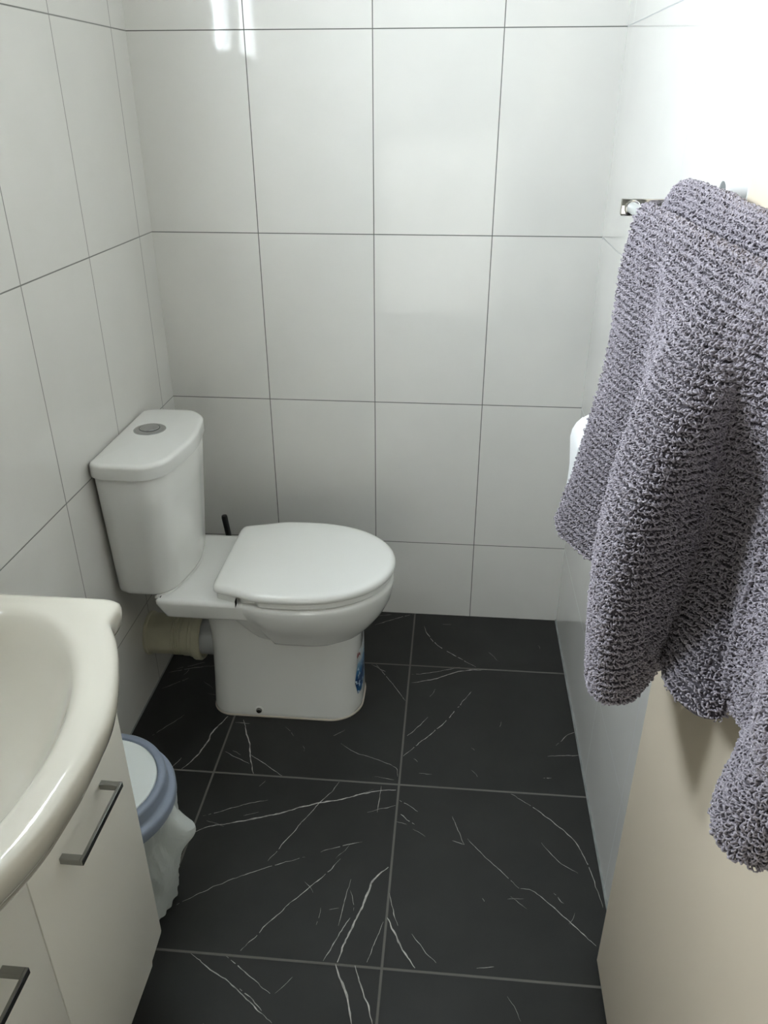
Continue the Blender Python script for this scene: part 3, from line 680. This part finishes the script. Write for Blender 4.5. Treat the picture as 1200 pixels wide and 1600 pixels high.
# ================================================================== towels
def sheet_mesh(G, side_n, thick):
    """G: (U, V, 3) grid of the outer face; returns verts, quads of a closed slab"""
    U, V, _ = G.shape
    du = np.gradient(G, axis=0); dv = np.gradient(G, axis=1); n = np.cross(du, dv); n /= np.linalg.norm(n, axis=2, keepdims=True)+1e-12
    n *= side_n
    B = G - n*thick
    verts = np.concatenate([G.reshape(-1, 3), B.reshape(-1, 3)]); o = U*V
    i, j = np.meshgrid(np.arange(U-1), np.arange(V-1), indexing='ij'); a = (i*V+j).ravel(); b_ = a+V; c = b_+1; d = a+1
    q = [np.stack([a, b_, c, d], 1), np.stack([a+o, d+o, c+o, b_+o], 1)]
    k = np.arange(V-1); q.append(np.stack([k, k+1, k+1+o, k+o], 1)); l = (U-1)*V+k; q.append(np.stack([l, l+o, l+1+o, l+1], 1))
    k = np.arange(U-1)*V; q.append(np.stack([k, k+o, k+V+o, k+V], 1)); l = k+V-1; q.append(np.stack([l, l+V, l+V+o, l+o], 1))
    return verts, np.concatenate(q), n
def tufts(P, Nn, T1, h, r, seed):
    """one small leaning yarn loop per point: 3 bent segments of a four-sided tube"""
    g = np.random.default_rng(seed); m_ = len(P); T2 = np.cross(Nn, T1)
    a = (g.integers(0, 2, m_)*PI + g.normal(0, .75, m_))[:, None]; lean = T1*np.cos(a)+T2*np.sin(a); lean += T2*0.0
    hh = h[:, None]*g.uniform(.75, 1.25, (m_, 1)); rr = r*g.uniform(.8, 1.25, (m_, 1))
    spine = [P - Nn*.001, P + Nn*hh*.55 + lean*hh*.10, P + Nn*hh*.98 + lean*hh*.40, P + Nn*hh*.88 + lean*hh*.85, P + Nn*hh*.35 + lean*hh*1.10]
    side = np.cross(Nn, lean); rings_ = []
    dirs = [Nn*1, None]
    for k, s in enumerate(spine):
        t = spine[min(k+1, 4)] - spine[max(k-1, 0)]; t /= np.linalg.norm(t, axis=1, keepdims=True)+1e-12
        b2 = np.cross(t, side)
        q = rr*(0.75 if k in (0, 4) else 1.0)
        rings_.append(np.stack([s+side*q, s+b2*q, s-side*q, s-b2*q], 1))
    V = np.stack(rings_, 1).reshape(m_, 20, 3)
    F = []
    for k in range(4):
        for i in range(4): j = (i+1) % 4; F.append((k*4+i, k*4+j, (k+1)*4+j, (k+1)*4+i))
    F = np.array(F); F = (F[None] + (np.arange(m_)*20)[:, None, None]).reshape(-1, 4)
    return V.reshape(-1, 3), F
def build(name, parts, mats, parent=None):
    vs = []; fs = []; mi = []; o = 0
    for v, f, k in parts: vs.append(v); fs.append(f+o); mi.append(np.full(len(f), k)); o += len(v)
    v = np.concatenate(vs); f = np.concatenate(fs); mi = np.concatenate(mi)
    me = bpy.data.meshes.new(name); me.vertices.add(len(v)); me.vertices.foreach_set('co', v.astype(np.float32).ravel())
    me.loops.add(f.size); me.loops.foreach_set('vertex_index', f.astype(np.int32).ravel())
    me.polygons.add(len(f)); me.polygons.foreach_set('loop_start', np.arange(0, f.size, 4, dtype=np.int32)); me.polygons.foreach_set('loop_total', np.full(len(f), 4, np.int32))
    me.update(calc_edges=True); ob = link(name, me, mats, parent)
    me.polygons.foreach_set('material_index', mi.astype(np.int32)); me.polygons.foreach_set('use_smooth', np.ones(len(f), bool)); me.update()
    return ob
def sample(G, n, uu, vv):
    U, V, _ = G.shape; x = np.clip(uu*(U-1), 0, U-1.001); y = np.clip(vv*(V-1), 0, V-1.001); i = x.astype(int); j = y.astype(int); fx = (x-i)[:, None]; fy = (y-j)[:, None]
    def q(A): return A[i, j]*(1-fx)*(1-fy)+A[i+1, j]*fx*(1-fy)+A[i, j+1]*(1-fx)*fy+A[i+1, j+1]*fx*fy
    P = q(G); N = q(n); N /= np.linalg.norm(N, axis=1, keepdims=True); return P, N, q(np.gradient(G, axis=0))
def carpet(G, n, v0, v1, pitch, rib, h, r, seed):
    """points in slightly wavy rows over the face between v0 and v1"""
    g = np.random.default_rng(seed)
    Lu = np.linalg.norm(np.diff(G, axis=0), axis=2).sum(0).mean(); Lv = np.linalg.norm(np.diff(G, axis=1), axis=2).sum(1).mean()
    # arc-length tables
    nu = int(Lu/pitch); nv = int(Lv*(v1-v0)/pitch)
    cu = np.concatenate([[0], np.cumsum(np.linalg.norm(np.diff(G[:, G.shape[1]*3//4], axis=0), axis=1))]); cu /= cu[-1]
    us = np.interp((np.arange(nu)+.5)/nu, cu, np.linspace(0, 1, len(cu)))
    ph = (np.arange(nv)+.5)*pitch/rib; ph = ph - .11*np.sin(2*PI*ph)          # rows gather into ribs with a groove between
    vs = v0+(v1-v0)*ph*rib/(nv*pitch)
    uu, vv = np.meshgrid(us, vs, indexing='ij'); uu = uu.ravel()+g.normal(0, .28/nu, nu*nv); vv = vv.ravel()+g.normal(0, .22*(v1-v0)/nv, nu*nv)
    uu = np.clip(uu, 0, 1); vv = np.clip(vv, v0, v1)
    P, N, T1 = sample(G, n, uu, vv); T1 -= N*(T1*N).sum(1, keepdims=True); T1 /= np.linalg.norm(T1, axis=1, keepdims=True)+1e-12
    hh = h*(0.66+0.52*np.cos(2*PI*(vv-v0)/(v1-v0)*nv*pitch/rib)) * g.uniform(.85, 1.15, len(P))
    return tufts(P, N, T1, np.maximum(hh, .0012), r, seed+1)

# front towel: hem control points (plan, height) and the place on the bar each hangs from
HEM = [(.184, 1.205, .828, 1.140), (.190, 1.165, .820, 1.112), (.212, 1.120, .818, 1.072), (.236, 1.070, .818, 1.022), (.242, 1.000, .820, .972), (.236, .945, .820, .925),
       (.215, .890, .820, .875), (.191, .825, .820, .800), (.184, .780, .820, .750), (.194, .750, .821, .712), (.222, .748, .825, .685), (.247, .775, .832, .664), (.262, .790, .850, .655),
       (.256, .755, .872, .645), (.252, .705, .880, .622), (.272, .668, .880, .600), (.297, .663, .882, .580), (.309, .685, .886, .562), (.306, .655, .895, .520), (.297, .612, .900, .470),
       (.264, .552, .900, .425), (.246, .512, .900, .403), (.244, .482, .900, .382), (.258, .463, .902, .362), (.288, .457, .905, .340)]
hem = crom([(a, b_, c) for a, b_, c, d in HEM], 12); topy = crom([(d, 0, 0) for a, b_, c, d in HEM], 12)
NU = 420
Ls = [0]
for a, b_ in zip(hem, hem[1:]): Ls.append(Ls[-1]+(b_-a).length)
Ls = np.array(Ls)/Ls[-1]; un = np.linspace(0, 1, NU)
H = np.stack([np.interp(un, Ls, [p[k] for p in hem]) for k in range(3)], 1); TY = np.interp(un, Ls, [p.x for p in topy])
BR = .0125
DEEP = np.interp(TY, [.34, .40, .44, .50, .56, .62, .65, .672, .71, .80, .90, .98, 1.2], [0, -.002, 0, .030, .060, .058, .030, 0, -.026, -.028, -.002, .011, .016])
DEEPY = np.interp(TY, [.50, .56, .60, .640, .662, .70], [0, .030, .062, .055, .020, 0])
NECK = np.interp(TY, [.33, .37, .42, .48], [.6, 1, 1, 0])
def front_grid():
    cols = []
    for i in range(NU):
        tw = .004*math.sin(un[i]*16)
        col = []
        for k in range(26): col.append((FBX+BR+.002, TY[i], 1.285 + (BZ-1.285)*k/26))              # rear flap
        for k in range(14): a = PI*k/14; col.append((FBX+BR*math.cos(a)+.001, TY[i], BZ+BR*math.sin(a)*1.05))
        top = np.array([FBX-BR, TY[i], BZ])
        for k in range(150):
            v = (k)/149; w_ = v**.88; e = min(1, v/.12)
            p = np.array([top[0]+(H[i, 0]-top[0])*w_, top[1]+(H[i, 1]-top[1])*w_, top[2]+(H[i, 2]-top[2])*v])
            nz = noise.noise(Vector((un[i]*9, v*3.5, 2)))*.006*e*(1-.3*v)
            p[1] += DEEPY[i]*math.sin(PI*v**1.1)
            p[0] += .013*NECK[i]*math.exp(-((v-.80)/.10)**2)
            dp = DEEP[i]*math.sin(PI*v**1.25)**.9
            p[0] = min(p[0]+dp, .303) if dp > 0 else p[0]+dp
            p[0] += nz + .003*math.sin(un[i]*40+v*2)*e*(1-v)
            col.append(tuple(p))
        cols.append(col)
    return np.array(cols)
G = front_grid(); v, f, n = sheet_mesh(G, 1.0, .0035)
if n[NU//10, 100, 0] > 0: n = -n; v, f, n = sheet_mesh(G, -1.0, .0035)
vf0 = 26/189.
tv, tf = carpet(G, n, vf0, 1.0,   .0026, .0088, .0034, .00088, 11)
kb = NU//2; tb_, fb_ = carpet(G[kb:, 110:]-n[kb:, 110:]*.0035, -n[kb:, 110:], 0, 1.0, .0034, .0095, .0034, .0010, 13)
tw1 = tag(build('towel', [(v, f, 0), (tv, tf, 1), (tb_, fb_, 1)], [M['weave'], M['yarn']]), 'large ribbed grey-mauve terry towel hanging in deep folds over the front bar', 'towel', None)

# rear towel: folded over the rear bar
NR = 200
def rear_grid():
    cols = []
    for i in range(NR):
        t = i/(NR-1); y = 1.205 - t*.80; s = min(1, t*.80/.065); s = math.sin(PI/2*s); hz = 1.255
        rz = .014 + .025*s + .003*math.sin(t*9); rx = .012+.0075*s; cx = .2975; zc = BZ-.004 + .004*s
        col = [(cx-rx, y-.01*(1-s), hz + (zc-hz)*k/40) for k in range(40)]
        col += [(cx-rx*math.cos(PI*k/24), y, zc+rz*math.sin(PI*k/24)) for k in range(25)]
        col += [(cx+rx*.97, y, zc - (zc-1.02)*k/20) for k in range(1, 21)]
        cols.append([(x, yy, z+.003*noise.noise(Vector((x*30, yy*12, z*20)))) for x, yy, z in col])
    return np.array(cols)
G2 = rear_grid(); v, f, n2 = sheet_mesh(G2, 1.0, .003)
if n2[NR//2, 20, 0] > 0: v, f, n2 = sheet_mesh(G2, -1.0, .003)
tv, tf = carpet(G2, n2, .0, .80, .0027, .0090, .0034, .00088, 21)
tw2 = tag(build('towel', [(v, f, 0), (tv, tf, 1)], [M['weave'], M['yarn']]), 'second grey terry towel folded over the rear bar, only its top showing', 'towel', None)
